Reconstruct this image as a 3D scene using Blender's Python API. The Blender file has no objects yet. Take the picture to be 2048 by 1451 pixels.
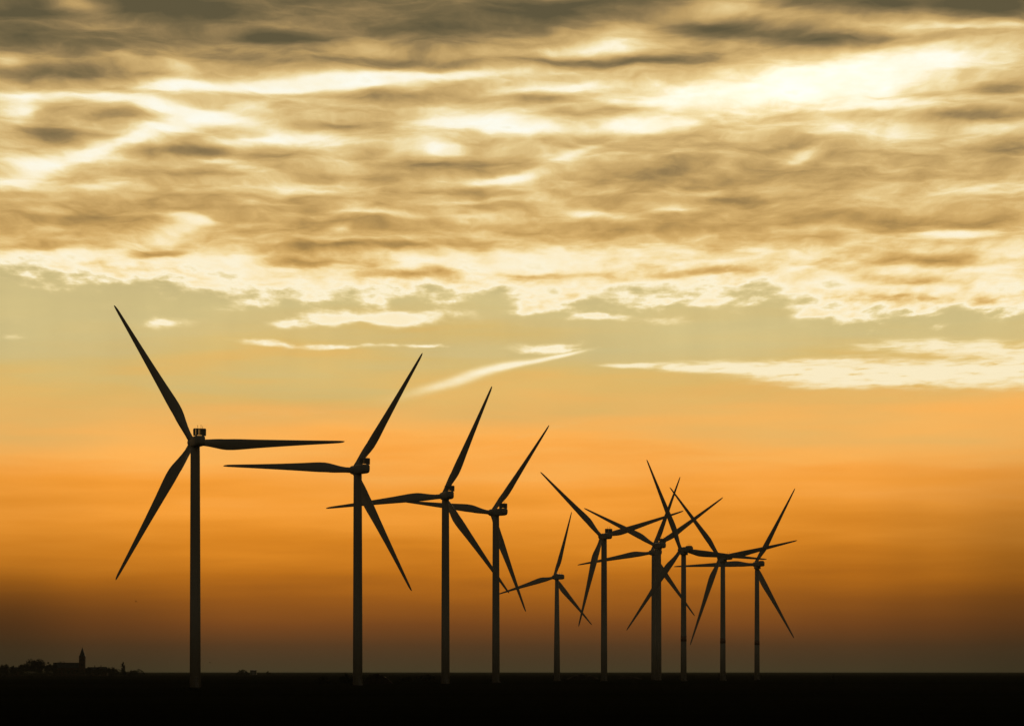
import bpy, bmesh, math, random
from mathutils import Vector, Matrix
R = math.radians
scn = bpy.context.scene
C = scn.collection

# ------------------------------------------------------------------ camera
F = 7500.0                      # focal length in photo pixels (photo is 2048 px wide)
HOR = 1342.0                    # photo row of the horizon
CAM_H = 6.0                     # eye height: standing on a dike
cam_d = bpy.data.cameras.new("camera")
cam_d.sensor_width = 36.0
cam_d.lens = 36.0 * F / 2048.0
cam_d.shift_y = (HOR - 725.5) / 2048.0
cam_d.clip_start = 1.0
cam_d.clip_end = 200000.0
cam = bpy.data.objects.new("camera", cam_d)
C.objects.link(cam)
cam.location = (0, 0, CAM_H)
cam.rotation_euler = (R(90), 0, 0)
scn.camera = cam

scn.view_settings.view_transform = 'Standard'
scn.view_settings.look = 'None'
scn.view_settings.exposure = 0.0
scn.view_settings.gamma = 1.0

SUN_AZ, SUN_EL = R(3.7), R(8.9)  # behind the bright break in the cloud deck

def lin(c):
    return tuple(((x / 255) / 12.92 if x / 255 <= 0.04045 else ((x / 255 + 0.055) / 1.055) ** 2.4) for x in c)

# ------------------------------------------------------------------ sky
world = bpy.data.worlds.new("World")
scn.world = world
world.use_nodes = True
wt = world.node_tree
for n in list(wt.nodes):
    wt.nodes.remove(n)

def node(kind, **kw):
    n = wt.nodes.new(kind)
    for k, v in kw.items():
        setattr(n, k, v)
    return n

def put(sock, v):
    if isinstance(v, bpy.types.NodeSocket):
        wt.links.new(v, sock)
    else:
        sock.default_value = v

def M(op, a, b=0.0, c=0.0, clamp=False):
    n = node('ShaderNodeMath', operation=op, use_clamp=clamp)
    put(n.inputs[0], a); put(n.inputs[1], b); put(n.inputs[2], c)
    return n.outputs[0]

def VM(op, a, b=(0, 0, 0), c=(0, 0, 0)):
    n = node('ShaderNodeVectorMath', operation=op)
    put(n.inputs[0], a); put(n.inputs[1], b)
    if op == 'MULTIPLY_ADD':
        put(n.inputs[2], c)
    return n.outputs['Value'] if op in ('DOT_PRODUCT', 'LENGTH') else n.outputs['Vector']

def smooth(x, a, b):
    n = node('ShaderNodeMapRange', interpolation_type='SMOOTHSTEP')
    put(n.inputs['Value'], x)
    n.inputs['From Min'].default_value = a; n.inputs['From Max'].default_value = b
    return n.outputs['Result']

def remap(x, a, b):
    n = node('ShaderNodeMapRange')
    put(n.inputs['Value'], x)
    n.inputs['From Min'].default_value = a; n.inputs['From Max'].default_value = b
    return n.outputs['Result']

def ramp(fac, stops, interp='LINEAR'):
    n = node('ShaderNodeValToRGB')
    cr = n.color_ramp
    cr.interpolation = interp
    while len(cr.elements) < len(stops):
        cr.elements.new(0.5)
    for e, (p, c) in zip(cr.elements, stops):
        e.position = p
    for e, (p, c) in zip(cr.elements, stops):
        e.color = (*c, 1.0) if isinstance(c, tuple) else (c, c, c, 1.0)
    put(n.inputs['Fac'], fac)
    return n.outputs['Color']

def mix(f, a, b, mode='MIX'):
    n = node('ShaderNodeMix', data_type='RGBA', blend_type=mode)
    put(n.inputs['Factor'], f)
    put(n.inputs[6], a); put(n.inputs[7], b)
    return n.outputs[2]

def noise(vec, scale, detail=3.0, rough=0.5, color=False):
    n = node('ShaderNodeTexNoise')
    put(n.inputs['Vector'], vec)
    n.inputs['Scale'].default_value = scale
    n.inputs['Detail'].default_value = detail
    n.inputs['Roughness'].default_value = rough
    return n.outputs['Color'] if color else n.outputs['Fac']

def deg(X, Y):
    """photo position -> azimuth, elevation of that part of the sky, in degrees"""
    x, z = (X - 1024) / F, (HOR - Y) / F
    return math.degrees(math.atan(x)), math.degrees(math.atan(z / math.hypot(1, x)))

PX = 180 / math.pi / F            # degrees per photo pixel
def el_of(Y):
    return (HOR - Y) * PX

tc = node('ShaderNodeTexCoord')
sep = node('ShaderNodeSeparateXYZ')
wt.links.new(tc.outputs['Generated'], sep.inputs[0])
az = M('MULTIPLY', M('ARCTAN2', sep.outputs[0], sep.outputs[1]), 180 / math.pi)
el = M('MULTIPLY', M('ARCSINE', sep.outputs[2]), 180 / math.pi)
cmb = node('ShaderNodeCombineXYZ')
put(cmb.inputs[0], az); put(cmb.inputs[1], el)
P0 = cmb.outputs[0]
# cloud texture shrinks towards the horizon and is drawn out sideways
elp = M('ADD', M('MAXIMUM', el, -1.0), 2.0)
cw = node('ShaderNodeCombineXYZ')
put(cw.inputs[0], M('DIVIDE', M('MULTIPLY', az, 9.0), elp)); put(cw.inputs[1], M('MULTIPLY', M('LOGARITHM', elp, math.e), 9.0))
W0 = cw.outputs[0]
Q = VM('MULTIPLY', W0, (0.30, 1.0, 1.0))

# wind-torn edges: bend the sky position with noise before looking up the cloud masses
w1 = VM('SUBTRACT', noise(Q, 1.1, 1.0, 0.5, True), (0.5, 0.5, 0.5))
w2 = VM('SUBTRACT', noise(VM('MULTIPLY', W0, (0.4, 1.0, 1.0)), 3.6, 3.0, 0.5, True), (0.5, 0.5, 0.5))
wob = VM('MULTIPLY_ADD', w2, (0.60, 0.16, 0.0), VM('MULTIPLY', w1, (0.9, 0.22, 0.0)))
# banks lean over: the thicker the cloud the higher it is carried, so upper edges are crisp and undersides fade out
h0 = noise(VM('MULTIPLY', VM('ADD', W0, wob), (0.22, 1.0, 1.0)), 3.2, 2.0, 0.45)
ch = node('ShaderNodeCombineXYZ'); put(ch.inputs[1], M('MULTIPLY', M('SUBTRACT', h0, 0.5), -0.42))
lean = ch.outputs[0]
P = VM('MULTIPLY_ADD', wob, (0.38, 0.60, 0.0), VM('MULTIPLY_ADD', lean, (0.5, 0.5, 0.5), P0))
W = VM('ADD', VM('MULTIPLY_ADD', wob, (0.5, 0.45, 0.0), W0), lean)

def blobs(lst, acc, vec):
    vec0 = vec
    for i, (X, Y, sx, sy, amp, tilt) in enumerate(lst):
        if i % 8 == 0 and not isinstance(acc, float):   # one after another: keeps the shader's memory small
            cc = node('ShaderNodeCombineXYZ'); put(cc.inputs[0], acc)
            vec = VM('MULTIPLY_ADD', cc.outputs[0], (0, 0, 0), vec0)
        a, e = deg(X, Y)
        m = node('ShaderNodeMapping', vector_type='TEXTURE')
        put(m.inputs['Vector'], vec)
        m.inputs['Location'].default_value = (a, e, 0)
        m.inputs['Rotation'].default_value = (0, 0, R(tilt))
        m.inputs['Scale'].default_value = (sx * PX, sy * PX, 1)
        d = VM('DOT_PRODUCT', m.outputs[0], m.outputs[0])
        acc = M('MULTIPLY_ADD', M('POWER', 0.3679, d), amp, acc)
    return acc

# thin, bright breaks (negative) and thick, dark banks (positive) of the deck: photo x, y, half width, half height, amount, tilt
DECK = [
    (200, 40, 480, 70, 0.22, 0),
    # breaks, right half
    (1424, 18, 123, 22.8, -0.52, 6), (1580, 30, 96, 16.7, -0.31, -8), (1240, 78, 85, 24.9, -0.52, 12), (1150, 104, 181, 13.5, -0.48, 2),
    (1900, 52, 181, 12.4, -0.43, 0), (1640, 150, 330, 38, -0.46, 7), (1540, 187, 203, 22.3, -0.34, 2), (1850, 118, 200, 42, -0.38, 8),
    (1110, 178, 117, 14.5, -0.28, 2), (1270, 255, 160, 13.5, -0.51, 2), (1720, 258, 144, 16.7, -0.39, -4), (1040, 250, 64, 14.5, -0.31, 0),
    (1160, 305, 51, 9.4, -0.43, 18), (1600, 314, 48, 12.4, -0.38, 20), (1050, 354, 64, 10.4, -0.43, 8), (1420, 390, 45, 8.4, -0.29, 10),
    (1344, 424, 39, 8.4, -0.34, 0), (1180, 426, 75, 7.3, -0.34, -8), (1909, 469, 85, 7.3, -0.51, -1), (1960, 386, 128, 8.4, -0.26, 0),
    (1390, 215, 128, 14.5, -0.21, 0), (1760, 215, 128, 16.7, -0.31, 0), (2000, 260, 64, 10.4, -0.22, 0),
    # breaks, left half
    (160, 8, 51, 14.5, -0.35, 0), (15, 118, 30, 14.5, -0.42, 0), (350, 170, 117, 13.5, -0.51, -2), (560, 172, 139, 11.4, -0.48, 2),
    (800, 156, 277, 12.4, -0.63, 3), (364, 138, 32, 22.8, -0.28, 0), (50, 192, 85, 11.4, -0.59, 0), (58, 220, 36, 16.7, -0.39, 0),
    (360, 222, 181, 15.6, -0.52, -11), (225, 292, 245, 17.7, -0.52, 17), (60, 322, 96, 12.4, -0.38, 4), (520, 280, 128, 11.4, -0.48, 4),
    (280, 322, 75, 8.4, -0.29, -4), (34, 370, 64, 16.7, -0.39, 0), (172, 376, 41, 8.4, -0.34, 0), (910, 245, 128, 15.6, -0.42, 6),
    (1000, 262, 85, 18.7, -0.31, 0), (868, 300, 53, 10.4, -0.34, 0), (600, 374, 64, 10.4, -0.34, 0), (985, 358, 64, 7.3, -0.43, 4),
    (950, 402, 85, 6.2, -0.34, 4), (765, 428, 96, 7.3, -0.43, -3), (682, 458, 28, 8.4, -0.38, 0), (360, 456, 51, 20.8, -0.42, 14),
    (400, 438, 64, 8.4, -0.29, -8), (310, 428, 85, 6.2, -0.22, 0), (700, 285, 128, 10.4, -0.26, 0), (730, 340, 64, 20.8, -0.14, 0),
    (80, 424, 53, 8.4, -0.26, 0), (560, 60, 96, 12.4, -0.17, 0), (900, 45, 171, 10.4, -0.12, 0), (440, 320, 75, 9.4, -0.26, 0),
    (140, 505, 203, 27, -0.35, 2), (450, 530, 117, 27, -0.31, 0), (1000, 520, 160, 22.8, -0.35, 2), (1230, 520, 213, 20.8, -0.24, 0),
    (1560, 515, 181, 22.8, -0.21, 0), (2010, 530, 64, 41.6, -0.21, 0),
    # banks, right half
    (1140, 122, 110, 18, 0.55, -2), (1340, 122, 120, 10, 0.40, 0), (1424, 52, 95, 16, 0.45, 0), (1620, 76, 120, 18, 0.55, -4),
    (1750, 6, 120, 12, 0.40, 0), (1985, 10, 90, 18, 0.60, -4), (1110, 22, 150, 22, 0.40, 0), (1094, 196, 80, 8, 0.30, 0),
    (1250, 222, 120, 12, 0.26, 0), (1330, 352, 120, 20, 0.26, 0), (1560, 344, 110, 16, 0.26, -4), (2015, 300, 70, 26, 0.35, 0),
    (1800, 440, 160, 14, 0.30, -3), (1400, 402, 160, 9, 0.20, 0), (2010, 178, 60, 14, 0.46, 0), (1950, 232, 110, 12, 0.40, 0),
    (1650, 300, 260, 18, 0.20, 0), (1500, 440, 240, 18, 0.15, 0), (1300, 462, 180, 10, 0.20, 0), (1220, 275, 250, 10, 0.20, 0),
    (1850, 520, 130, 12, 0.50, 0), (1820, 562, 70, 10, 0.46, 0), (1800, 596, 130, 12, 0.55, 0), (1980, 595, 40, 9, 0.40, 0),
    (1440, 538, 110, 9, 0.40, 3), (1080, 552, 80, 9, 0.30, 0), (1850, 620, 50, 9, 0.30, 0), (1980, 440, 90, 16, 0.20, 0),
    # banks, left half
    (330, 25, 130, 22, 0.50, -3), (548, 76, 90, 13, 0.60, 0), (110, 145, 190, 20, 0.61, 0), (120, 80, 190, 26, 0.30, 0),
    (120, 270, 60, 16, 0.40, 0), (780, 126, 170, 13, 0.40, -2), (760, 192, 260, 13, 0.35, -2), (690, 252, 90, 9, 0.35, 0),
    (390, 300, 95, 8, 0.35, 0), (400, 348, 120, 9, 0.26, 0), (880, 330, 140, 16, 0.35, 0), (150, 440, 180, 16, 0.30, 2),
    (90, 490, 120, 9, 0.46, 2), (680, 450, 240, 14, 0.26, 0), (720, 496, 190, 9, 0.50, 2), (310, 505, 66, 10, 0.61, 6),
    (590, 525, 70, 9, 0.46, 0), (840, 545, 100, 9, 0.55, 4), (170, 522, 40, 7, 0.35, 0), (230, 235, 60, 9, 0.30, 0),
    (60, 262, 40, 9, 0.20, 0), (560, 420, 140, 8, 0.20, 0), (880, 380, 140, 9, 0.20, 0), (500, 310, 180, 7, 0.15, 0),
    (840, 60, 240, 25, 0.25, 0), (60, 20, 80, 22, 0.35, 0), (620, 130, 140, 10, 0.15, 0), (700, 350, 110, 9, 0.20, 0),
]
# small lit clouds adrift under the deck
LOW = [
    (345, 648, 42, 9, .30, 2), (700, 636, 110, 11, .30, 3), (750, 630, 80, 12, .25, 0), (600, 645, 45, 7, .22, 3), (545, 686, 60, 6, .26, -1),
    (690, 689, 95, 6, .28, 0), (850, 691, 70, 5, .3, -2), (1085, 694, 68, 10, .42, 0), (1160, 698, 38, 3, .2, -3), (1205, 629, 55, 8, .32, 2),
    (1330, 638, 42, 9, .14, -4), (1425, 604, 50, 11, .40, -2), (1640, 625, 60, 13, .30, 0), (1075, 612, 60, 8, .30, 3), (60, 676, 40, 5, .14, 0),
    (880, 620, 55, 9, .2, 4), (480, 608, 40, 10, .2, 0),
]
# smooth fibrous clouds: the long lens at the right and the old trail sinking to the left
FIBRE = [
    (1275, 731, 70, 4, .26, -1), (1390, 735, 110, 7, .28, -2), (1560, 740, 150, 14, .30, -3), (1720, 748, 170, 22, .30, 0), (1900, 745, 160, 24, .26, 0), (2060, 735, 110, 34, .26, 0),
    (1840, 690, 130, 13, .22, 0), (1980, 696, 110, 14, .2, 0), (1700, 768, 110, 5, .14, 2), (1640, 722, 110, 8, .14, 2),
    (1100, 860, 200, 6, .03, 14), (520, 830, 300, 14, .03, 4), (1400, 800, 300, 12, .02, 0),
]

# an old trail sinking to the left, smooth
TRAIL = [(1150, 705, 40, 4, .15, 12), (1095, 717, 55, 5, .17, 12), (1030, 729, 60, 8, .17, 11), (968, 744, 62, 12, .15, 17), (900, 764, 75, 13, .11, 17), (830, 784, 90, 12, .07, 15)]

# lower rim of the deck across the view
EDGE = [(-400, 575), (0, 566), (140, 575), (270, 574), (400, 592), (560, 622), (700, 618), (860, 600), (960, 596), (1060, 618), (1180, 622),
        (1300, 618), (1420, 600), (1530, 602), (1640, 632), (1740, 652), (1900, 640), (2048, 640), (2500, 660)]
a0, a1 = deg(-400, HOR)[0], deg(2500, HOR)[0]
edge = ramp(remap(az, a0, a1), [((deg(X, HOR)[0] - a0) / (a1 - a0), el_of(Y) / 10) for X, Y in EDGE])
edge = M('MULTIPLY', edge, 10.0)
nf = noise(VM('MULTIPLY', W0, (0.42, 1.0, 1.0)), 3.7, 6.0, 0.54)     # torn cloud
nm = noise(VM('MULTIPLY', W, (0.29, 1.0, 1.0)), 2.5, 5.0, 0.52)      # billows
nl = noise(Q, 0.7, 2.0, 0.5)
ns = noise(VM('MULTIPLY', W, (0.27, 1.0, 1.0)), 5.2, 5.0, 0.55)      # ripples
sepP = node('ShaderNodeSeparateXYZ'); put(sepP.inputs[0], P)
rim = M('SUBTRACT', sepP.outputs[1], edge)
rim = M('MULTIPLY_ADD', M('SUBTRACT', nf, 0.5), 0.85, rim)
deck = smooth(rim, -0.12, 0.48)

BASE = [(660, .18), (600, .26), (560, .38), (520, .54), (480, .69), (430, .76), (360, .78), (300, .75), (240, .68), (180, .66), (120, .88), (60, 1.12), (0, 1.28), (-300, 1.4)]
b0, b1 = el_of(660), el_of(-300)
base = ramp(remap(el, b0, b1), [((el_of(Y) - b0) / (b1 - b0), v / 2) for Y, v in BASE])
tau = M('MULTIPLY', base, 2.0)
tau = M('MULTIPLY_ADD', M('SUBTRACT', nm, 0.5), 0.86, tau)
tau = M('MULTIPLY_ADD', M('SUBTRACT', nl, 0.5), 0.30, tau)
belt = smooth(el, el_of(430), el_of(545))                                  # the ragged front of the deck is puffier
tau = M('MULTIPLY_ADD', M('SUBTRACT', nf, 0.5), M('MULTIPLY_ADD', belt, 0.75, 0.10), tau)
tau = M('MULTIPLY_ADD', M('SUBTRACT', ns, 0.5), 0.88, tau)
tau = blobs(DECK, tau, P)
tau = M('SMOOTH_MAX', tau, M('MULTIPLY_ADD', M('SUBTRACT', nf, 0.5), 0.45, 0.25), 0.40)
tau = M('MULTIPLY', tau, deck)
low = blobs(LOW, M('MULTIPLY', tau, 0.0), VM('ADD', P0, wob))
fib = blobs(FIBRE, M('MULTIPLY', low, 0.0), VM('MULTIPLY_ADD', wob, (0.35, 0.30, 0.0), P0))
strands = noise(VM('MULTIPLY', VM('ADD', W0, VM('MULTIPLY', wob, (0.5, 0.5, 0.0))), (0.16, 1.0, 1.0)), 11.0, 4.0, 0.55)
fib = M('MULTIPLY', fib, M('MULTIPLY_ADD', M('SUBTRACT', strands, 0.5), 2.9, M('MULTIPLY_ADD', M('SUBTRACT', nf, 0.5), 1.2, 0.95)))
fib = M('SMOOTH_MIN', M('MAXIMUM', M('SUBTRACT', fib, 0.012), 0.0), 0.19, 0.2)
trail = blobs(TRAIL, M('MULTIPLY', low, 0.0), VM('MULTIPLY_ADD', wob, (0.12, 0.06, 0.0), P0))
fib = M('MAXIMUM', fib, M('MULTIPLY', M('MAXIMUM', M('SUBTRACT', trail, 0.01), 0.0), M('MULTIPLY_ADD', M('SUBTRACT', nf, 0.5), 0.8, 0.9)))
band = M('MULTIPLY', smooth(el, el_of(705), el_of(650)), smooth(el, el_of(560), el_of(620)))     # scraps under the rim
low = M('MULTIPLY_ADD', band, 0.06, low)
low = M('MULTIPLY', low, M('MAXIMUM', M('MULTIPLY_ADD', M('SUBTRACT', nf, 0.5), 3.0, M('MULTIPLY_ADD', M('SUBTRACT', ns, 0.5), 1.6, 0.95)), 0.0))
low = M('MULTIPLY', M('MAXIMUM', M('SUBTRACT', low, 0.05), 0.0), 0.85)
low = M('SMOOTH_MIN', low, 0.30, 0.2)
tau = M('ADD', tau, M('MAXIMUM', M('MAXIMUM', low, fib), 0.0))
tau = M('MINIMUM', tau, 1.6)

CLEAR = [(1345, (60, 52, 33)), (1320, (69, 49, 30)), (1290, (85, 51, 25)), (1250, (121, 66, 21)), (1200, (159, 89, 17)), (1150, (194, 112, 18)),
         (1100, (222, 134, 30)), (1050, (238, 149, 44)), (1000, (249, 160, 56)), (950, (253, 168, 70)), (900, (254, 179, 86)), (850, (246, 181, 94)),
         (800, (234, 182, 101)), (760, (227, 185, 106)), (720, (218, 188, 117)), (680, (214, 190, 127)), (630, (211, 192, 133)), (570, (206, 188, 132)), (300, (150, 142, 100))]
c0, c1 = el_of(1345), el_of(300)
streak = M('MULTIPLY', M('SUBTRACT', noise(VM('MULTIPLY', P0, (0.10, 1.0, 1.0)), 1.6, 4.0, 0.5), 0.5), 2.6)
elw = M('ADD', el, M('MULTIPLY', streak, smooth(el, 0.3, 3.0)))
# the olive tint reaches lower on the side away from the sun
elw = M('MULTIPLY_ADD', M('MULTIPLY', smooth(az, deg(520, HOR)[0], deg(-60, HOR)[0]), M('MULTIPLY', smooth(el, el_of(960), el_of(800)), smooth(el, el_of(560), el_of(760)))), 0.42, elw)
clear = ramp(remap(elw, c0, c1), [((el_of(Y) - c0) / (c1 - c0), lin(c)) for Y, c in CLEAR])
# the afterglow fades to both sides of the sun, most of all low down
sd = M('SUBTRACT', az, -0.5)
azr = remap(az, deg(-300, HOR)[0], deg(2400, HOR)[0])
def azramp(st):
    return ramp(azr, [((X + 300) / 2700, v) for X, v in st], 'EASE')
right = azramp([(1150, 1.0), (1450, 1.0), (1700, .88), (1850, .72), (2048, .50), (2400, .3)])
left = azramp([(-300, .2), (0, .40), (200, .68), (480, 1.0)])
mid = azramp([(-300, .8), (0, .93), (300, 1.0)])
clear = mix(smooth(el, el_of(830), el_of(1130)), clear, mix(1.0, clear, right, 'MULTIPLY'))
clear = mix(smooth(el, el_of(1040), el_of(1260)), clear, mix(1.0, clear, left, 'MULTIPLY'))
clear = mix(smooth(el, el_of(700), el_of(1000)), clear, mix(1.0, clear, mid, 'MULTIPLY'))
# faint fans of light and shade falling from the deck
rays = noise(VM('MULTIPLY_ADD', P0, (1.0, 0.05, 0.0), (3.0, 7.0, 0.0)), 1.5, 3.0, 0.55)
veil = noise(VM('MULTIPLY', P0, (0.25, 1.0, 1.0)), 1.1, 3.0, 0.5)
lum = M('MULTIPLY_ADD', M('MULTIPLY', M('SUBTRACT', rays, 0.5), M('MULTIPLY', smooth(el, el_of(800), el_of(680)), smooth(el, el_of(520), el_of(600)))), 0.15, 1.0)
lum = M('MULTIPLY_ADD', M('SUBTRACT', veil, 0.5), 0.22, lum)
clear = mix(1.0, clear, lum, 'MULTIPLY')

T = [0, .10, .22, .34, .48, .62, .78, .95, 1.15, 1.35, 1.6]
UP = [(232, 214, 156), (252, 240, 200), (255, 253, 238), (254, 244, 214), (243, 224, 174), (229, 201, 141), (211, 178, 117), (188, 156, 100), (152, 128, 86), (122, 106, 73), (96, 87, 62)]
DN = [(222, 197, 132), (250, 228, 170), (255, 243, 210), (254, 235, 190), (247, 220, 160), (234, 198, 130), (217, 175, 104), (198, 156, 88), (172, 136, 76), (150, 118, 68), (128, 104, 62)]
tf = M('MULTIPLY', tau, 1 / 1.6)
cu = ramp(tf, [(t / 1.6, lin(c)) for t, c in zip(T, UP)])
cd = ramp(tf, [(t / 1.6, lin(c)) for t, c in zip(T, DN)])
cloud = mix(smooth(el, el_of(600), el_of(250)), cd, cu)
# the sun stands behind the deck here: the thin cloud round it burns out
glow = blobs([(1560, 170, 320, 110, .10, 6)], 0.0, P0)
cloud = mix(1.0, cloud, M('ADD', glow, 1.0), 'MULTIPLY')
sky = mix(smooth(tau, -0.02, 0.22), clear, cloud)

# away from the sun the evening sky is dim: dusk behind the camera and overhead
sunv = (math.sin(SUN_AZ) * math.cos(SUN_EL), math.cos(SUN_AZ) * math.cos(SUN_EL), math.sin(SUN_EL))
cosang = VM('DOT_PRODUCT', tc.outputs['Generated'], sunv)
far = smooth(cosang, math.cos(R(15)), math.cos(R(40)))
nish = node('ShaderNodeTexSky', sky_type='NISHITA', sun_disc=False)
nish.sun_elevation = SUN_EL
nish.sun_rotation = SUN_AZ
nish.air_density = 1.5; nish.dust_density = 4.0
dusk = mix(1.0, nish.outputs[0], (0.51, 0.33, 0.205, 1.0), 'MULTIPLY')     # the grey deck lets little of it through
dusk = mix(1.0, dusk, noise(tc.outputs['Generated'], 3.0, 5.0, 0.55), 'MULTIPLY')
bg1 = node('ShaderNodeBackground'); put(bg1.inputs[0], sky); put(bg1.inputs[1], M('SUBTRACT', 1.0, far))
bg2 = node('ShaderNodeBackground'); put(bg2.inputs[0], dusk); put(bg2.inputs[1], M('MULTIPLY', far, 0.1))
add = node('ShaderNodeAddShader')
wt.links.new(bg1.outputs[0], add.inputs[0]); wt.links.new(bg2.outputs[0], add.inputs[1])
wo = node('ShaderNodeOutputWorld')
wt.links.new(add.outputs[0], wo.inputs['Surface'])
world.cycles.sampling_method = 'MANUAL'
world.cycles.sample_map_resolution = 512

sun_d = bpy.data.lights.new("sun", 'SUN')
sun_d.energy = 0.5
sun_d.angle = R(10)
sun_d.color = (1.0, 0.72, 0.42)
sun = bpy.data.objects.new("sun", sun_d)
C.objects.link(sun)
sun.rotation_euler = Vector(sunv).to_track_quat('Z', 'Y').to_euler()

# ================================================================== materials
def material(name, base, rough=0.6, spec=0.3, var=0.0, scale=1.0, stretch=(1, 1, 1), bump=0.0):
    m = bpy.data.materials.new(name)
    m.use_nodes = True
    nt = m.node_tree
    b = nt.nodes['Principled BSDF']
    b.inputs['Roughness'].default_value = rough
    b.inputs['Specular IOR Level'].default_value = spec
    b.inputs['Base Color'].default_value = (*base, 1)
    if var or bump:
        t = nt.nodes.new('ShaderNodeTexCoord')
        mp = nt.nodes.new('ShaderNodeMapping')
        mp.inputs['Scale'].default_value = stretch
        nz = nt.nodes.new('ShaderNodeTexNoise')
        nz.inputs['Scale'].default_value = scale
        nz.inputs['Detail'].default_value = 6
        nt.links.new(t.outputs['Object'], mp.inputs[0])
        nt.links.new(mp.outputs[0], nz.inputs['Vector'])
        if var:
            r = nt.nodes.new('ShaderNodeValToRGB')
            r.color_ramp.elements[0].position = 0.3
            r.color_ramp.elements[1].position = 0.7
            r.color_ramp.elements[0].color = (*[c * (1 - var) for c in base], 1)
            r.color_ramp.elements[1].color = (*[c * (1 + var) for c in base], 1)
            nt.links.new(nz.outputs['Fac'], r.inputs[0])
            nt.links.new(r.outputs[0], b.inputs['Base Color'])
        if bump:
            bn = nt.nodes.new('ShaderNodeBump')
            bn.inputs['Strength'].default_value = bump
            nt.links.new(nz.outputs['Fac'], bn.inputs['Height'])
            nt.links.new(bn.outputs[0], b.inputs['Normal'])
    return m

M_PAINT = material('turbine_paint', (0.58, 0.58, 0.56), 0.55, 0.2, 0.06, 0.15, (1, 1, 0.15))
M_STEEL = material('galvanised_steel', (0.30, 0.30, 0.30), 0.5, 0.3, 0.1, 1.0)
M_GRILLE = material('cooler_fins', (0.32, 0.32, 0.31), 0.6, 0.2)
M_BAND = material('red_band_paint', (0.40, 0.27, 0.23), 0.5, 0.2, 0.05, 0.5)
M_SOIL = material('bare_soil', (0.045, 0.036, 0.026), 0.95, 0.05, 0.3, 0.4, (1, 1, 1), 0.4)
M_LEAF = material('dark_foliage', (0.035, 0.045, 0.022), 0.8, 0.1, 0.35, 0.6)
M_TWIG = material('bare_twigs', (0.05, 0.042, 0.032), 0.9, 0.05, 0.3, 0.6)
M_BARK = material('bark', (0.07, 0.055, 0.04), 0.9, 0.05, 0.3, 2.0)
M_BRICK = material('red_brick', (0.13, 0.07, 0.05), 0.85, 0.1, 0.2, 0.8)
M_SLATE = material('slate_roof', (0.07, 0.07, 0.08), 0.7, 0.2, 0.2, 0.5)
M_GLASS = material('dark_window_glass', (0.03, 0.03, 0.035), 0.1, 0.5)
M_SHEET = material('grey_sheet_cladding', (0.20, 0.20, 0.19), 0.6, 0.2, 0.1, 0.5, (4, 4, 0.2))
M_FEATHER = material('dark_feathers', (0.05, 0.05, 0.05), 0.8, 0.1)

# ================================================================== helpers
def bm_obj(name, bm, mat, parent=None, smooth_shade=False):
    bmesh.ops.recalc_face_normals(bm, faces=bm.faces)
    me = bpy.data.meshes.new(name)
    bm.to_mesh(me); bm.free()
    me.materials.append(mat)
    if smooth_shade:
        for p in me.polygons:
            p.use_smooth = True
    o = bpy.data.objects.new(name, me)
    C.objects.link(o)
    if parent:
        o.parent = parent
    return o

def loft(bm, rings, cap=True):
    vs = [[bm.verts.new(p) for p in r] for r in rings]
    n = len(vs[0])
    for a, b in zip(vs, vs[1:]):
        for i in range(n):
            bm.faces.new((a[i], a[(i + 1) % n], b[(i + 1) % n], b[i]))
    if cap:
        bm.faces.new(vs[0]); bm.faces.new(vs[-1])

def ring_z(r, z, n=32, cx=0, cy=0):
    return [(cx + r * math.cos(2 * math.pi * i / n), cy + r * math.sin(2 * math.pi * i / n), z) for i in range(n)]

def ring_y(r, y, n=28, cz=0.0):
    return [(r * math.cos(2 * math.pi * i / n), y, cz + r * math.sin(2 * math.pi * i / n)) for i in range(n)]

def rbox_y(w, h, y, cz, p=5.0, n=32, cx=0.0):
    """rounded rectangle (superellipse) standing across the y axis"""
    out = []
    for i in range(n):
        t = 2 * math.pi * i / n
        c, s_ = math.cos(t), math.sin(t)
        out.append((cx + 0.5 * w * math.copysign(abs(c) ** (2 / p), c), y, cz + 0.5 * h * math.copysign(abs(s_) ** (2 / p), s_)))
    return out

def box(bm, x0, x1, y0, y1, z0, z1):
    v = [bm.verts.new((x, y, z)) for z in (z0, z1) for x, y in ((x0, y0), (x1, y0), (x1, y1), (x0, y1))]
    for f in ((0, 1, 2, 3), (4, 5, 6, 7), (0, 1, 5, 4), (1, 2, 6, 5), (2, 3, 7, 6), (3, 0, 4, 7)):
        bm.faces.new([v[k] for k in f])

def thing(name, label, cat, loc=(0, 0, 0), rz=0.0, group=None):
    o = bpy.data.objects.new(name, None)
    C.objects.link(o)
    o.empty_display_size = 2
    o.location = loc
    o.rotation_euler = (0, 0, rz)
    return tag(o, label, cat, group)

def tag(o, label, cat, group=None):
    o['label'] = label; o['category'] = cat
    if group:
        o['group'] = group
    return o

def copy_tree(o, parent=None):
    c = o.copy()
    C.objects.link(c)
    if parent:
        c.parent = parent
        c.matrix_parent_inverse = o.matrix_parent_inverse.copy()
    for ch in list(o.children):
        copy_tree(ch, c)
    return c

def at(X, Y, d):
    return Vector(((X - 1024) / F * d, d, CAM_H + (HOR - Y) / F * d))

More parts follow.
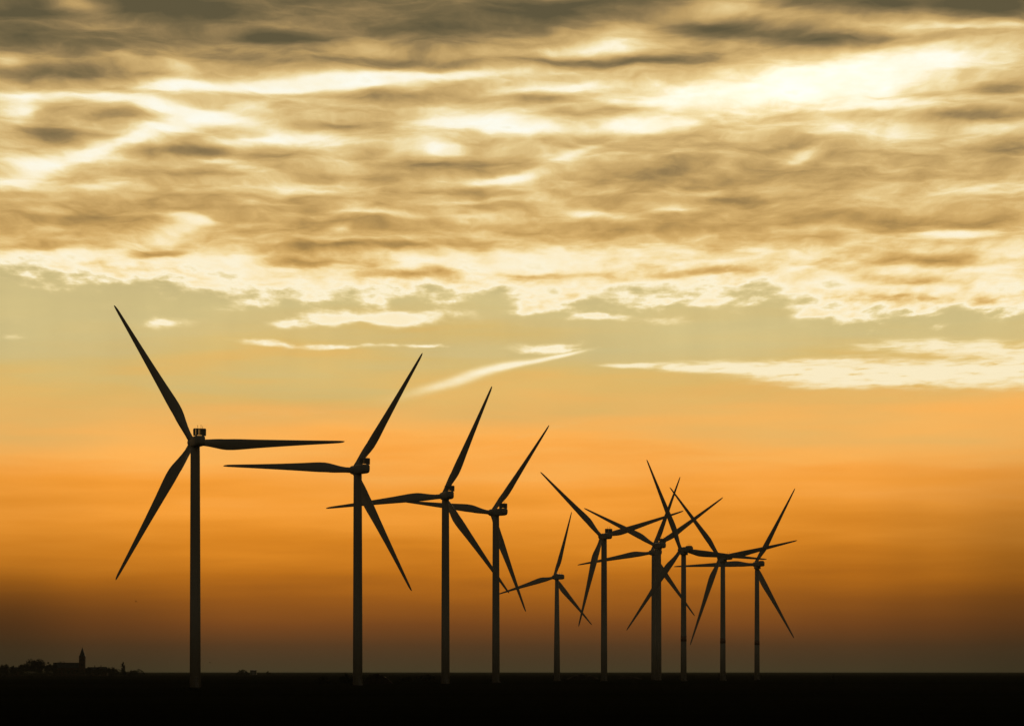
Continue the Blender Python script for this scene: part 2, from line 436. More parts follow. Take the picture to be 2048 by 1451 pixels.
# ================================================================== ground
def make_ground():
    bm = bmesh.new()
    radii = [0, 60, 150, 300, 500, 800, 1200, 1700, 2300, 3000, 4000, 5500, 7500, 10000, 14000, 20000, 30000]
    n = 96
    rnd = random.Random(5)
    prev = None
    for r in radii:
        if r == 0:
            ring = [bm.verts.new((0, 0, 0))]
        else:
            ring = []
            for i in range(n):
                t = 2 * math.pi * i / n
                ring.append(bm.verts.new((r * math.sin(t), r * math.cos(t), 0.0)))
        if prev:
            for i in range(n):
                j = (i + 1) % n
                if len(prev) == 1:
                    bm.faces.new((prev[0], ring[i], ring[j]))
                else:
                    bm.faces.new((prev[i], ring[i], ring[j], prev[j]))
        prev = ring
    m = bpy.data.materials.new('ground'); m.use_nodes = True
    nt = m.node_tree
    b = nt.nodes['Principled BSDF']
    b.inputs['Roughness'].default_value = 1.0
    b.inputs['Specular IOR Level'].default_value = 0.0
    t = nt.nodes.new('ShaderNodeTexCoord')
    def nz(scale, stretch, detail):
        mp = nt.nodes.new('ShaderNodeMapping'); mp.inputs['Scale'].default_value = stretch
        q = nt.nodes.new('ShaderNodeTexNoise'); q.inputs['Scale'].default_value = scale; q.inputs['Detail'].default_value = detail
        nt.links.new(t.outputs['Object'], mp.inputs[0]); nt.links.new(mp.outputs[0], q.inputs['Vector'])
        return q.outputs['Fac']
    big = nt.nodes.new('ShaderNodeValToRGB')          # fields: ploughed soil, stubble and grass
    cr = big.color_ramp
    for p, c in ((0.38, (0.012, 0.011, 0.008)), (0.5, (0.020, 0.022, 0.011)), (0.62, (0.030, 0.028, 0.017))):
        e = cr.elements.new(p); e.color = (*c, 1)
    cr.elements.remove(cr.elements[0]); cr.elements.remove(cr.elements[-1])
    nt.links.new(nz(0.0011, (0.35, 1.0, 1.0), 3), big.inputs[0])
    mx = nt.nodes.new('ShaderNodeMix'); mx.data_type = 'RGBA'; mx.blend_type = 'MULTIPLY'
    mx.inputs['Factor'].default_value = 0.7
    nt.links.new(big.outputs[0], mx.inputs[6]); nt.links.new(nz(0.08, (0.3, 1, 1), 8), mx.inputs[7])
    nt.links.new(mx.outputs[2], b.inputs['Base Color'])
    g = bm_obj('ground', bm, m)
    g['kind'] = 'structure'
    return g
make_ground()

# ================================================================== wind turbines
# local frame of a turbine: z up, the rotor faces +y (upwind), we look at it from -y (downwind)
CHORD = [(0.0, None), (.05, None), (.09, .66), (.13, .80), (.17, .93), (.21, .99), (.25, 1.0), (.29, .965), (.34, .89), (.40, .80), (.47, .715), (.55, .62),
         (.63, .535), (.71, .455), (.79, .38), (.86, .32), (.92, .265), (.96, .225), (1.0, .19)]
def chord(s_, cmax, root, tip):
    tab = [(p, (root / cmax if v is None else max(v, root / cmax * (.98 if p < .1 else 0)))) for p, v in CHORD]
    for (p0, v0), (p1, v1) in zip(tab, tab[1:]):
        if s_ <= p1:
            k = (s_ - p0) / (p1 - p0)
            return cmax * (v0 + (v1 - v0) * k)
    return cmax * tab[-1][1]

def blade_mesh(Rr, cmax, root_r, root_len, name, tip=0.75, bend=1.2):
    """leading edge on -x, trailing edge bulging to +x, tip along +z"""
    bm = bmesh.new()
    n = 20
    rings = []
    st = [0.0, 0.025, 0.05, 0.07, 0.09, 0.11, 0.13, 0.15, 0.17, 0.19, 0.21, 0.23, 0.25, 0.27, 0.29, 0.34, 0.40, 0.47, 0.55, 0.63, 0.71, 0.79, 0.86, 0.92, 0.96, 0.985, 0.995, 1.0]
    for s_ in st:
        r = 1.0 + s_ * (Rr - 1.0)
        ch = chord(s_, cmax, 2 * root_r, tip)
        if s_ > 0.96:
            ch *= max(0.08, math.sqrt(max(0.0, 1 - ((s_ - 0.96) / 0.04) ** 2)))
        round_ = max(0.0, min(1.0, 1 - (s_ - 0.04) / 0.16))       # 1 = cylinder, 0 = airfoil
        thick = ch * (round_ * 1.0 + (1 - round_) * (0.28 - 0.14 * s_))
        le = 0.5 * round_ + 0.30 * (1 - round_)
        tw = R(11.0) * max(0.0, 1 - s_ / 0.75) * (1 - round_) + R(2)
        yb = -bend * 0 + bend * s_ * s_                            # pre-bend away from the tower
        ring = []
        for i in range(n):
            t = 2 * math.pi * i / n
            cx = 0.5 - 0.5 * math.cos(t)                           # 0 leading .. 1 trailing
            circ = 0.5 * math.sin(t)
            prof = 1.0 * (1.4845 * math.sqrt(cx) - 0.63 * cx - 1.758 * cx ** 2 + 1.4215 * cx ** 3 - 0.5075 * cx ** 4) * math.copysign(1, math.sin(t)) if 0 < i != n // 2 else 0.0
            y = thick * (round_ * circ + (1 - round_) * prof)
            x = (cx - le) * ch
            ring.append((x * math.cos(tw) - y * math.sin(tw), yb + x * math.sin(tw) + y * math.cos(tw), r))
        rings.append(ring)
    loft(bm, rings)
    return bm

def tower_bm(prof):
    bm = bmesh.new()
    loft(bm, [ring_z(r, z, 40) for z, r in prof])
    return bm

def hub_bm(r, y0, y1, yn):
    bm = bmesh.new()
    pr = [(y0, r * .86), (y0 + .25, r * .98), ((y0 + y1) / 2, r), (y1, r * .97)]
    for k in range(1, 8):
        a = k / 7 * math.pi / 2
        pr.append((y1 + (yn - y1) * math.sin(a), max(0.04, r * .97 * math.cos(a))))
    loft(bm, [ring_y(rr, y) for y, rr in pr])
    return bm

def antenna(x, y, z, h, parent, name='antenna', dot=True):
    bm = bmesh.new()
    loft(bm, [ring_z(.07, z, 6, x, y), ring_z(.05, z + h, 6, x, y)])
    if dot:
        loft(bm, [ring_z(.05, z + h * .72, 6, x, y), ring_z(.16, z + h * .76, 6, x, y), ring_z(.16, z + h * .84, 6, x, y), ring_z(.05, z + h * .88, 6, x, y)])
    return bm_obj(name, bm, M_STEEL, parent)

def rotor(root, blade_bm_args, H, hub_args, hub_y):
    hb = hub_bm(*hub_args)
    bmesh.ops.translate(hb, verts=hb.verts, vec=(0, -hub_y, 0))
    h = bm_obj('hub', hb, M_PAINT, root, True)
    h.location = (0, hub_y, H)
    base = None
    for k in range(3):
        if base is None:
            base = bm_obj('blade', blade_mesh(*blade_bm_args), M_PAINT, root, True)
            o = base
        else:
            o = base.copy(); C.objects.link(o)
        o.location = (0, hub_y, H)
        o.rotation_euler = (0, R(120 * k), 0)

def tower_extras(root, r):
    bm = bmesh.new()                                  # service door with its frame at the foot, facing the camera side
    box(bm, -.55, .55, -r - .10, -r + .3, 1.6, 3.9)
    bm_obj('door', bm, M_STEEL, root)
    bm = bmesh.new()                                  # steps up to it
    for k in range(6):
        box(bm, -.7, .7, -r - .5 - .28 * (5 - k), -r - .22 - .28 * (5 - k), 0, .26 * (k + 1))
    bm_obj('steps', bm, M_STEEL, root)

def make_tall():
    H = 94.0
    root = thing('wind_turbine', 'x', 'wind turbine', group='wind turbines standing in a row across the flat land')
    bm_obj('tower', tower_bm([(0, 2.10), (30, 2.04), (60, 1.94), (88, 1.83), (H - 1.9, 1.80)]), M_PAINT, root, True)
    tower_extras(root, 2.1)
    bm = bmesh.new()
    loft(bm, [rbox_y(2.9, 3.0, 2.2, 0, 3.2), rbox_y(3.7, 3.75, 1.5, 0, 4.5), rbox_y(3.95, 3.95, -.4, 0, 6), rbox_y(3.95, 3.95, -7.2, 0, 6),
              rbox_y(3.8, 3.75, -9.0, 0.08, 5), rbox_y(3.3, 3.0, -9.9, 0.25, 4), rbox_y(2.4, 2.0, -10.2, 0.35, 3.2)])
    nac = bm_obj('nacelle', bm, M_PAINT, root, True)
    nac.location = (0, 0, H)
    # cooler: an upright radiator across the rear of the roof on short feet, the sky shows between its fins
    bm = bmesh.new()
    z0, z1, w, y0, y1 = 1.90, 4.75, 2.5, -8.1, -7.5
    def slab(x0, x1, za, zb):
        box(bm, x0, x1, y0, y1, za, zb)
    def rounded(sign):                                # the two rounded side posts
        xo, xi = sign * w, sign * (w - .42)
        pts = [(sign * (w - .05), z0), (xo, z1 - .5)]
        for k in range(1, 6):
            a = R(18 * k)
            pts.append((sign * (w - .5 + .5 * math.cos(a)), z1 - .5 + .5 * math.sin(a)))
        pts = pts[:-1] + [(xi, z1 - .02), (xi, z0)]
        loft(bm, [[(x, y0, z) for x, z in pts], [(x, y1, z) for x, z in pts]])
    rounded(1); rounded(-1)
    slab(-(w - .422), w - .422, z1 - .36, z1 - .005)
    slab(-(w - .422), -.95, z0, z0 + .36); slab(.86, w - .422, z0, z0 + .36)
    slab(-.95 + .002, .86 - .002, z0 + .27, z0 + .36)
    cool = bm_obj('cooler', bm, M_PAINT, nac)
    bm = bmesh.new()
    slots = [(-1.52, .15), (-.26, .17), (.36, .09), (.98, .08)]
    x = -(w - .424)
    for cx, wd in slots + [(w - .424, 0)]:
        box(bm, x, cx - wd / 2, y0 + .12, y1 - .12, z0 + .362, z1 - .362)
        x = cx + wd / 2
    bm_obj('radiator', bm, M_GRILLE, nac)
    antenna(-.75, -7.8, z1, 1.25, nac); antenna(.55, -7.8, z1, 1.35, nac); antenna(1.15, -7.8, z1, .95, nac, dot=False)
    rotor(root, (60.6, 4.35, 1.22, 3, 'blade', .75, .5), H, (2.0, 2.3, 5.2, 7.1), 4.4)
    return root, H, 5.6

def make_low():
    H = 84.6
    root = thing('wind_turbine', 'x', 'wind turbine', group='wind turbines standing in a row across the flat land')
    bm_obj('tower', tower_bm([(0, 1.95), (24.6, 1.85), (50, 1.72), (H - 1.6, 1.58)]), M_PAINT, root, True)
    bm = bmesh.new()
    loft(bm, [ring_z(1.93, 25.5, 40), ring_z(1.93, 29.0, 40)])
    bm_obj('tower_band', bm, M_BAND, root, True)
    tower_extras(root, 1.95)
    bm = bmesh.new()
    loft(bm, [rbox_y(2.6, 2.7, 2.0, 0, 3.2), rbox_y(3.4, 3.3, 1.3, 0, 4.5), rbox_y(3.5, 3.5, 0, 0, 7), rbox_y(3.5, 3.5, -8.6, 0, 7), rbox_y(3.3, 3.2, -10.2, 0.1, 6)])
    nac = bm_obj('nacelle', bm, M_PAINT, root, True)
    nac.location = (0, 0, H)
    bm = bmesh.new()
    loft(bm, [rbox_y(2.4, .5, -5.2, 1.9, 5), rbox_y(2.6, .8, -5.8, 1.95, 6), rbox_y(2.6, .8, -9.6, 1.95, 6)])
    bm_obj('cooler', bm, M_GRILLE, nac)
    bm = bmesh.new()
    loft(bm, [ring_z(2.45, -3.4, 32, 0, -.7), ring_z(2.45, -1.6, 32, 0, -.7)])
    bm_obj('yaw_skirt', bm, M_PAINT, nac, True)
    antenna(-.4, -7.2, 2.3, 1.5, nac); antenna(.8, -7.4, 2.3, 1.5, nac)
    rotor(root, (63.9, 4.3, 1.2, 3, 'blade', .75, .5), H, (1.85, 2.1, 4.6, 6.2), 4.0)
    return root, H, 5.0

def make_small():
    H = 69.1
    root = thing('wind_turbine', 'x', 'wind turbine', group='wind turbines standing in a row across the flat land')
    bm_obj('tower', tower_bm([(0, 2.15), (30, 1.82), (H - 1.7, 1.28)]), M_PAINT, root, True)
    tower_extras(root, 2.15)
    bm = bmesh.new()
    loft(bm, [rbox_y(2.3, 2.8, 2.0, .2, 3.2), rbox_y(3.2, 3.6, 1.3, .25, 4.5), rbox_y(3.4, 4.0, 0, .3, 6), rbox_y(3.3, 3.6, -5.0, .1, 6), rbox_y(3.0, 3.0, -6.9, 0, 5)])
    nac = bm_obj('nacelle', bm, M_PAINT, root, True)
    nac.location = (0, 0, H)
    antenna(-.9, -4.6, 1.9, 1.3, nac, dot=False); antenna(.9, -4.8, 1.9, 1.6, nac)
    rotor(root, (45.5, 3.6, .98, 2.4, 'blade', .75, .5), H, (1.55, 2.1, 3.8, 5.0), 3.2)
    return root, H, 3.8

protos = {'tall': make_tall(), 'low': make_low(), 'small': make_small()}
used = set()
TILT = R(5.5)                     # rotor shafts point a little upwards
# kind, tower x in the photo, hub y, yaw against the view ray, rotor phase, label
TURB = [
    ('tall', 390.4, 884.4, 12.5, 88.5, 'largest turbine, at the far left, with one blade pointing straight right'),
    ('tall', 715.4, 939.8, 22.2, 30.4, 'second largest turbine, next right of the largest, one blade pointing straight left'),
    ('tall', 890.9, 991.8, 15.2, 23.4, 'third turbine from the left, whose left blade crosses the second tower'),
    ('tall', 991.8, 1025.1, 30.9, 34.9, 'fourth turbine from the left, whose left blade passes behind the third tower'),
    ('small', 1113.8, 1154.3, 32.7, 14.4, 'shortest turbine, small rotor on a tapered tower with a bulky nacelle'),
    ('tall', 1208.1, 1073.0, 22.5, 72.9, 'turbine just right of the shortest one, box cooler and antennas clear on its roof'),
    ('tall', 1317.0, 1091.5, 21.9, 54.9, 'nearer turbine of the overlapping pair, higher hub, blades raised in a wide V'),
    ('tall', 1308.1, 1105.2, 26.1, 20.5, 'farther turbine of the overlapping pair, lower hub, one blade pointing straight left'),
    ('low', 1367.2, 1099.7, 27.1, 94.7, 'turbine just right of the overlapping pair, one blade steeply up and left'),
    ('low', 1445.7, 1115.2, 31.1, 78.2, 'second turbine from the right end, blades pointing up left, right and down'),
    ('low', 1514.0, 1128.8, 23.1, 27.9, 'rightmost turbine of the row, one blade pointing straight left'),
]
for kind, X, Yh, psi, ph, label in TURB:
    proto, H, hy = protos[kind]
    o = copy_tree(proto) if kind in used else proto
    used.add(kind)
    d = F * (H - CAM_H) / (HOR - Yh + 1.0)
    o.location = ((X - 1024) / F * d, d, 0)
    o.rotation_euler = (0, 0, R(psi) - math.atan((X - 1024) / F))
    o['label'] = label
    k = 0
    for ch in o.children:
        if ch.name.split('.')[0] == 'blade':
            ch.rotation_mode = 'ZYX'
            ch.rotation_euler = (TILT, R(ph + 120 * k), 0)
            k += 1
        elif ch.name.split('.')[0] == 'hub':
            ch.rotation_euler = (TILT, 0, 0)

# ================================================================== church and village, left
def prism_roof(bm, x0, x1, y0, y1, z0, z1, hip=0.0):
    ym = (y0 + y1) / 2
    v = [bm.verts.new(p) for p in ((x0, y0, z0), (x1, y0, z0), (x1, y1, z0), (x0, y1, z0), (x0 + hip, ym, z1), (x1 - hip, ym, z1))]
    for f in ((0, 1, 5, 4), (2, 3, 4, 5), (1, 2, 5), (3, 0, 4), (0, 1, 2, 3)):
        bm.faces.new([v[k] for k in f])

def arch_window(parent, x, y, z, w, h):
    bm = bmesh.new()
    pts = [(x - w / 2, z), (x + w / 2, z), (x + w / 2, z + h * .7), (x, z + h), (x - w / 2, z + h * .7)]
    loft(bm, [[(px, y - .12, pz) for px, pz in pts], [(px, y + .2, pz) for px, pz in pts]])
    return bm_obj('window', bm, M_GLASS, parent)

D_VIL = 5400.0
def make_church():
    k = F / D_VIL
    p = at(164.7, HOR, D_VIL)
    c = thing('church', 'village church with long roofed nave and pointed spire, far left on the horizon', 'church', (p.x, p.y, 0))
    hw = 4.4                                          # tower half width
    z_eave = CAM_H + (HOR - 1311.5) / k
    z_top = CAM_H + (HOR - 1292.5) / k
    bm = bmesh.new(); box(bm, -hw, hw, -hw, hw, 0, z_eave)
    box(bm, -hw - .25, hw + .25, -hw - .25, hw + .25, z_eave - .9, z_eave - .3)
    tw = bm_obj('tower', bm, M_BRICK, c)
    for z in (6, 14):
        arch_window(tw, 0, -hw, z, 1.6, 4.5)
    for x in (-1.6, 1.6):
        arch_window(tw, x, -hw, z_eave - 6.5, 1.5, 4.2)
    bm = bmesh.new()                                  # eight-sided spire flaring at the eaves
    def octo(r, z):
        return [(r * math.cos(R(22.5 + 45 * i)), r * math.sin(R(22.5 + 45 * i)), z) for i in range(8)]
    loft(bm, [octo(hw * 1.12, z_eave), octo(hw * .86, z_eave + 2.2), octo(hw * .46, z_eave + 7.4), octo(.12, z_top - 1.0)])
    sp = bm_obj('spire', bm, M_SLATE, c)
    bm = bmesh.new()
    loft(bm, [ring_z(.12, z_top - 1.2, 8), ring_z(.10, z_top + 1.6, 8)])
    loft(bm, [ring_z(.05, z_top + .2, 8), ring_z(.4, z_top + .5, 8), ring_z(.05, z_top + .8, 8)])
    bm_obj('weathervane', bm, M_STEEL, sp)
    x0 = (107 - 164.7) / k; x1 = -hw
    z_r = CAM_H + (HOR - 1324) / k
    z_w = z_r - 7.5
    bm = bmesh.new(); box(bm, x0, x1 - .003, -6.0, 6.0, 0, z_w)
    nave = bm_obj('nave', bm, M_BRICK, c)
    n = 6
    for i in range(n):
        arch_window(nave, x0 + (i + .5) * (x1 - x0) / n, -6.0, 3.0, 2.0, 6.0)
    bm = bmesh.new(); prism_roof(bm, x0 - .4, x1 - .006, -6.6, 6.6, z_w + .004, z_r)
    bm_obj('roof', bm, M_SLATE, c)
make_church()

def house(X, w_px, top, d, label, chim=(0.25,), eave=0.55, dep=9.0, rz=0.0):
    k = F / d
    p = at(X, HOR, d)
    h = thing('house', label, 'house', (p.x, p.y, 0), rz, 'houses of the village by the church')
    w = w_px / k
    zt = CAM_H + (HOR - top) / k
    ze = zt * eave
    bm = bmesh.new(); box(bm, -w / 2, w / 2, -dep / 2, dep / 2, 0, ze)
    wl = bm_obj('wall', bm, M_BRICK, h)
    for i in range(3):
        cx = -w / 2 + (i + .5) * w / 3
        bm = bmesh.new(); box(bm, cx - .6, cx + .6, -dep / 2 - .08, -dep / 2 + .2, 1.0, 2.4)
        bm_obj('window', bm, M_GLASS, wl)
    bm = bmesh.new(); prism_roof(bm, -w / 2 - .4, w / 2 + .4, -dep / 2 - .5, dep / 2 + .5, ze + .004, zt, 1.5)
    rf = bm_obj('roof', bm, M_SLATE, h)
    for c in chim:
        bm = bmesh.new(); box(bm, w * (c - .5) - .5, w * (c - .5) + .5, -.45, .45, zt - 1.2, zt + 2.6)
        bm_obj('chimney', bm, M_BRICK, rf)
house(187, 26, 1333, D_VIL + 120, 'low house with chimney just right of the church tower', (0.6,))
house(205, 20, 1332.5, D_VIL + 180, 'house with a tall chimney between the church and the slender poplar', (0.35,))
house(32, 22, 1333, D_VIL + 100, 'low house among trees left of the big round tree', (0.3, 0.75))

def tree(name, X, w_px, top, base, d, label, cat, group, seed, mat=None, n=900, leaf=0.9, shape='round', sparse=0.0):
    """tapered trunk, limbs and a crown of many small leaf or twig clumps"""
    rnd = random.Random(seed)
    k = F / d
    p = at(X, HOR, d)
    t = thing(name, label, cat, (p.x, p.y, 0), 0, group)
    w = w_px / k
    H = max(1.0, CAM_H + (HOR - top) / k)
    bm = bmesh.new()
    tr = max(0.08, 0.022 * H)
    if shape != 'bush':
        loft(bm, [ring_z(tr * 1.5, 0, 10), ring_z(tr, H * .12, 10), ring_z(tr * .7, H * .45, 10, tr * .4), ring_z(tr * .15, H * .9, 10, -tr * .3)])
    tops = []
    nl = {'round': 14, 'bush': 10, 'poplar': 12}[shape]
    for i in range(nl):
        a = rnd.uniform(0, 2 * math.pi)
        if shape == 'poplar':
            z0 = H * rnd.uniform(.12, .6); rr = w * .5 * rnd.uniform(.4, .9); z1 = min(H * .97, z0 + H * rnd.uniform(.2, .4))
        elif shape == 'bush':
            z0 = 0.0; rr = w * .5 * rnd.uniform(.1, .8); z1 = H * rnd.uniform(.45, .85) * math.sqrt(max(.1, 1 - (rr / (w * .5)) ** 2))
        else:
            z0 = H * rnd.uniform(.15, .5); rr = w * .5 * rnd.uniform(.25, .85); z1 = min(H * .95, z0 + H * rnd.uniform(.15, .5))
        e = (rr * math.cos(a), rr * math.sin(a), z1)
        r0 = tr * .5 + .03
        m_ = (e[0] * .45, e[1] * .45, z0 + (z1 - z0) * .4)
        loft(bm, [ring_z(r0, z0, 6), ring_z(r0 * .6, m_[2], 6, m_[0], m_[1]), ring_z(r0 * .15, z1, 6, e[0], e[1])])
        tops.append(e)
    bm_obj('trunk', bm, M_BARK, t)
    bm = bmesh.new()
    # clump centres, some lifted out of the outline so that it is uneven
    cl = []
    for i in range(34):
        a = rnd.uniform(0, 2 * math.pi); u = math.sqrt(rnd.random())
        if shape == 'poplar':
            z = H * (.05 + .9 * (i + .5) / 34); q = w * .42 * u * (1.1 - z / H); rad = w * .17 * (1.25 - z / H)
        elif shape == 'bush':
            q = w * .5 * u; z = H * rnd.uniform(.1, .86) * math.sqrt(max(0.05, 1 - u * u * .9)); rad = min(w, H) * .2
        else:
            q = w * .46 * u; v = rnd.uniform(-1, 1); hh = math.sqrt(max(0.04, 1 - u * u)); z = H * (.52 + .40 * v * hh); rad = min(w, H) * .19
        cl.append((q * math.cos(a), q * math.sin(a), z, rad * rnd.uniform(.7, 1.25)))
    for i in range(n):
        cx, cy, cz, rad = rnd.choice(cl)
        v = Vector((rnd.gauss(0, 1), rnd.gauss(0, 1), rnd.gauss(0, .8)))
        if v.length < 1e-3:
            continue
        v = v.normalized() * rad * rnd.random() ** .5
        c = Vector((cx, cy, max(.1, cz + v.z))) + Vector((v.x, v.y, 0))
        ax = Vector((rnd.gauss(0, 1), rnd.gauss(0, 1), rnd.gauss(0, 1))).normalized()
        bx = ax.orthogonal().normalized()
        by = ax.cross(bx)
        s_ = leaf * rnd.uniform(.5, 1.2)
        q = [bm.verts.new(c + bx * s_ * a_ + by * s_ * b_) for a_, b_ in ((-.5, 0), (0, -.32), (.5, 0), (0, .32))]
        if all(vv.co.z > 0.02 for vv in q):
            bm.faces.new(q)
    bm_obj('crown', bm, mat or M_LEAF, t)
    return t

VT = 'trees round the village church'
tree('tree', 68, 44, 1316.5, 1348, D_VIL - 150, 'big round tree left of the church nave, tallest of the village trees', 'tree', VT, 1, M_TWIG, 8840, 1.6)
tree('tree', 7, 24, 1327, 1348, D_VIL - 100, 'tree cut by the left edge of the picture', 'tree', VT, 2, M_TWIG, 4080, 1.4)
tree('tree', 25, 14, 1329.5, 1348, D_VIL - 120, 'small tree second from the left edge', 'tree', VT, 3, M_TWIG, 2720, 1.3)
tree('tree', 42, 14, 1327.5, 1348, D_VIL - 80, 'small tree against the left side of the big round tree', 'tree', VT, 4, M_TWIG, 2720, 1.3)
tree('tree', 97, 16, 1321.5, 1348, D_VIL - 60, 'tree between the big round tree and the church nave', 'tree', VT, 5, M_TWIG, 3400, 1.3)
tree('tree', 109, 10, 1322, 1348, D_VIL - 40, 'narrow tree at the left gable of the church nave', 'tree', VT, 6, M_TWIG, 2400, 1.3)
tree('tree', 122, 18, 1318, 1348, D_VIL + 60, 'bare tree whose top shows above the church nave roof', 'tree', VT, 7, M_TWIG, 2380, 1.2)
tree('tree', 177, 14, 1331, 1348, D_VIL - 30, 'low tree at the right foot of the church tower', 'tree', VT, 8, M_TWIG, 2380, 1.3)
tree('tree', 197, 18, 1331.5, 1348, D_VIL - 30, 'low spreading tree in front of the house with tall chimney', 'tree', VT, 9, M_TWIG, 2720, 1.3)
tree('tree', 225, 28, 1333, 1348, D_VIL - 50, 'wide low tree just left of the slender poplar', 'tree', VT, 10, M_TWIG, 2400, 1.3)
tree('poplar_tree', 246, 17, 1322, 1348, D_VIL - 20, 'slender upright poplar right of the village', 'tree', VT, 11, M_TWIG, 2600, 1.1, 'poplar')
tree('bush', 265, 20, 1336, 1348, D_VIL - 20, 'dark rounded bush at the right end of the village', 'bush', 'bushes on the flat land', 12, M_LEAF, 2600, 1.2, 'bush')

def hedge(x0, x1, top, d, label, seed):
    rnd = random.Random(seed)
    k = F / d
    p = at((x0 + x1) / 2, HOR, d)
    t = thing('hedge', label, 'hedge', (p.x, p.y, 0))
    L = (x1 - x0) / k; H = CAM_H + (HOR - top) / k
    ph = [rnd.uniform(0, 6.28) for _ in range(4)]
    bm = bmesh.new(); bs = bmesh.new()
    for i in range(int(L / 5)):
        x = -L / 2 + (i + rnd.random()) * 5
        loft(bs, [ring_z(.14, 0, 6, x, 0), ring_z(.04, H * .7, 6, x + rnd.uniform(-.5, .5), 0)])
    bm_obj('stem', bs, M_BARK, t)['kind'] = 'stuff'
    for i in range(9000):
        x = rnd.uniform(-L / 2, L / 2)
        hh = H * (.72 + .16 * math.sin(x * .11 + ph[0]) + .10 * math.sin(x * .31 + ph[1]) + .07 * math.sin(x * .9 + ph[2])) * min(1, (L / 2 - abs(x)) / 6 + .3)
        c = Vector((x, rnd.gauss(0, 1.2), .3 + (hh - .3) * rnd.random() ** .8))
        ax = Vector((rnd.gauss(0, 1), rnd.gauss(0, 1), rnd.gauss(0, 1))).normalized()
        bx = ax.orthogonal().normalized(); by = ax.cross(bx)
        s_ = rnd.uniform(.6, 1.4)
        q = [c + bx * s_ * a_ + by * s_ * b_ for a_, b_ in ((-.5, 0), (0, -.35), (.5, 0), (0, .35))]
        if all(v.z > .02 for v in q):
            bm.faces.new([bm.verts.new(v) for v in q])
    bm_obj('foliage', bm, M_LEAF, t)
hedge(-20, 290, 1333.5, D_VIL - 230, 'long uneven dark hedge running along the foot of the village', 51)

# farther out, between the first two turbines
D_FAR = 7000.0
tree('bush', 483, 24, 1336.5, 1347, D_FAR, 'dark bush on the horizon left of the small shed', 'bush', 'bushes on the flat land', 21, M_LEAF, 2600, 1.4, 'bush')
tree('bush', 537, 10, 1340, 1347, D_FAR, 'tiny bush on the horizon right of the small shed', 'bush', 'bushes on the flat land', 22, M_LEAF, 900, 1.2, 'bush')
def shed():
    k = F / D_FAR
    p = at(507, HOR, D_FAR - 30)
    h = thing('shed', 'small flat-topped shed on the horizon between the two largest turbines', 'shed', (p.x, p.y, 0))
    w = 12.5 / k; zt = CAM_H + (HOR - 1338.5) / k
    bm = bmesh.new(); box(bm, -w / 2, w / 2, -5, 5, 0, zt - .8)
    bm_obj('wall', bm, M_SHEET, h)
    bm = bmesh.new()
    v = [bm.verts.new(q) for q in ((-w / 2 - .4, -5.5, zt - .796), (w / 2 + .4, -5.5, zt - .796), (w / 2 + .4, 5.5, zt - .796), (-w / 2 - .4, 5.5, zt - .796),
                                   (-w / 2 - .4, -5.5, zt - .5), (w / 2 + .4, -5.5, zt - .5), (w / 2 + .4, 5.5, zt), (-w / 2 - .4, 5.5, zt))]
    for f in ((0, 1, 2, 3), (4, 5, 6, 7), (0, 1, 5, 4), (1, 2, 6, 5), (2, 3, 7, 6), (3, 0, 4, 7)):
        bm.faces.new([v[i] for i in f])
    bm_obj('roof', bm, M_SHEET, h)
    bm = bmesh.new(); box(bm, -2.2, 2.2, -5.12, -4.9, 0, zt * .6)
    bm_obj('door', bm, M_STEEL, h)
shed()

# bushes and heaps on the near fields
NB = 'bushes on the flat land'
tree('bush', 372, 48, 1377, 1388, 1180, 'low dark bush in front of the foot of the largest turbine', 'bush', NB, 31, M_LEAF, 2200, .35, 'bush')
tree('bush', 643, 32, 1350, 1367, 1800, 'dark bush on the field left of the second turbine foot', 'bush', NB, 32, M_LEAF, 1800, .5, 'bush')
tree('bush', 692, 26, 1342, 1367, 1850, 'dark bush touching the left side of the second turbine foot', 'bush', NB, 33, M_LEAF, 1800, .5, 'bush')
tree('bush', 812, 26, 1349, 1362, 2200, 'low bush left of the broader bush near the third turbine', 'bush', NB, 34, M_LEAF, 1400, .5, 'bush')
tree('bush', 852, 44, 1346.5, 1362, 2250, 'broad low bush just left of the third turbine foot', 'bush', NB, 35, M_LEAF, 2000, .5, 'bush')
tree('bush', 1667, 8, 1347, 1356, 3000, 'tiny lone bush on the empty field at the right', 'bush', NB, 36, M_LEAF, 400, .5, 'bush')

def heap(X, w_px, top, d, label, seed, peak=.5):
    rnd = random.Random(seed)
    k = F / d
    p = at(X, HOR, d)
    w = w_px / k; H = CAM_H + (HOR - top) / k
    bm = bmesh.new()
    nx, ny = 40, 16
    dep = w * .55
    ph = [rnd.uniform(0, 6.28) for _ in range(6)]
    g = []
    for j in range(ny + 1):
        row = []
        for i in range(nx + 1):
            u, v = i / nx, j / ny
            x, y = (u - .5) * w, (v - .5) * dep
            q = math.hypot((u - peak) / (peak if u < peak else 1 - peak), (v - .5) * 2)
            z = H * max(0.0, 1 - q) ** .85
            z *= 1 + .16 * math.sin(9 * u + ph[0]) + .10 * math.sin(23 * u + ph[1]) * math.cos(7 * v + ph[2]) + .05 * math.sin(47 * u + ph[3])
            if z > 0.05:
                z = min(z + rnd.uniform(-.03, .03) * H, H * 1.05)
            row.append(bm.verts.new((x, y, max(z, -0.05))))
        g.append(row)
    for j in range(ny):
        for i in range(nx):
            bm.faces.new((g[j][i], g[j][i + 1], g[j + 1][i + 1], g[j + 1][i]))
    o = bm_obj('soil_heap', bm, M_SOIL, None, True)
    o.location = (p.x, p.y, 0)
    tag(o, label, 'soil heap', 'heaps of dark soil on the fields')
heap(755, 64, 1341.5, 1820, 'dark soil heap touching the right side of the second turbine foot', 1, .42)
heap(1166, 66, 1346, 3000, 'low soil heap between the shortest turbine and the one right of it', 2, .5)
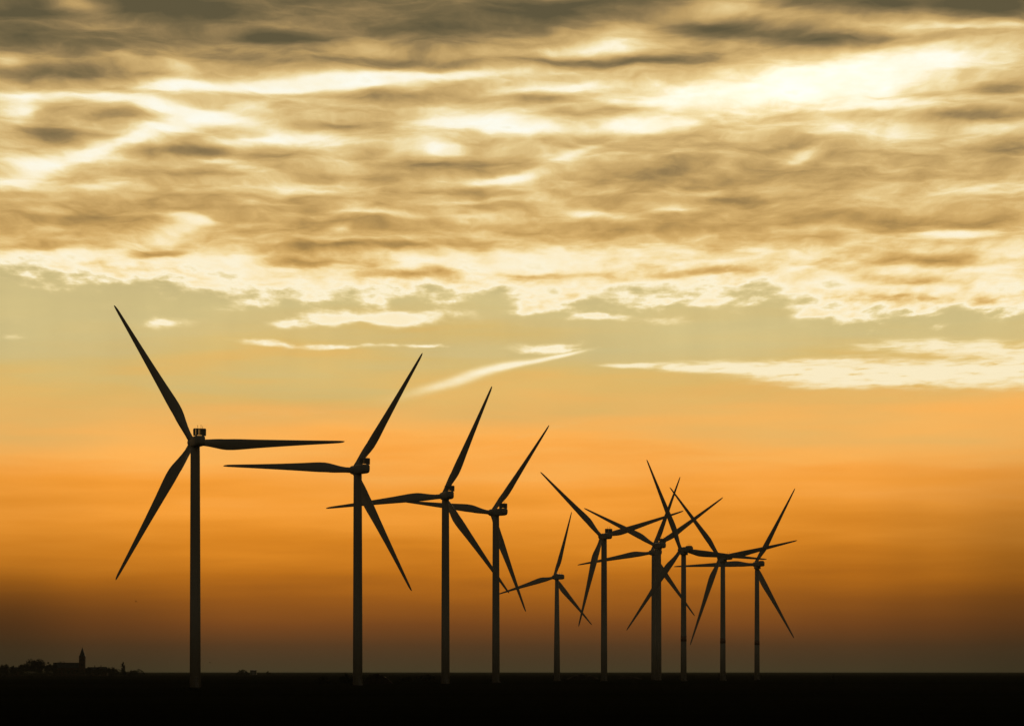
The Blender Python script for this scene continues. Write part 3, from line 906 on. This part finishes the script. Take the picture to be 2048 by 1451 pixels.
heap(1260, 50, 1350, 3050, 'small soil heap left of the overlapping pair of turbines', 3, .38)

# ================================================================== two birds in flight
def bird(X, Y, d, span, label, tilt):
    bm = bmesh.new()
    secs = []
    for s_ in (-1.0, -.8, -.55, -.3, -.1, 0, .1, .3, .55, .8, 1.0):
        a = abs(s_)
        ch = .10 * span * (1.9 if a < .06 else 1.0) * (1 - a * .75) + .01
        th = .12 * span * max(0.05, 1 - a * 6) + .012 * span * (1 - a * .8)
        z = .22 * span * a - .26 * span * max(0, a - .55)
        y0 = -.12 * span * max(0, a - .45)
        x = s_ * span / 2
        secs.append([(x, y0 + ch, z), (x, y0 + ch * .3, z + th / 2), (x, y0 - ch, z), (x, y0 + ch * .3, z - th / 2)])
    loft(bm, secs)
    body = [[(.04 * span * r * math.cos(t), y * span, .04 * span * r * math.sin(t)) for t in [i * math.pi / 4 for i in range(8)]]
            for y, r in ((-.34, .5), (-.2, .4), (-.1, .9), (.05, 1.2), (.16, .9), (.22, .8), (.27, .55), (.33, .08))]
    loft(bm, body)
    o = bm_obj('bird', bm, M_FEATHER, None, True)
    o.location = at(X, Y, d)
    o.rotation_euler = (R(-10), R(tilt), R(70))
    tag(o, label, 'bird', 'birds in flight')
bird(272, 1202, 1500, 1.3, 'tiny bird in flight under the lowest blade of the largest turbine', 25)
bird(420, 1324, 1500, 1.3, 'tiny bird in flight low over the horizon right of the largest tower', 5)

# ================================================================== haze
bm = bmesh.new()
box(bm, -31000, 31000, -31000, 31000, -1.0, 175.0)
m = bpy.data.materials.new('haze'); m.use_nodes = True
nt = m.node_tree
for q in list(nt.nodes):
    nt.nodes.remove(q)
out = nt.nodes.new('ShaderNodeOutputMaterial')
pv = nt.nodes.new('ShaderNodeVolumePrincipled')
pv.inputs['Color'].default_value = (0.78, 0.84, 0.72, 1)
pv.inputs['Density'].default_value = 1.3e-5
nt.links.new(pv.outputs[0], out.inputs['Volume'])
hz = bm_obj('haze', bm, m)
hz['kind'] = 'stuff'
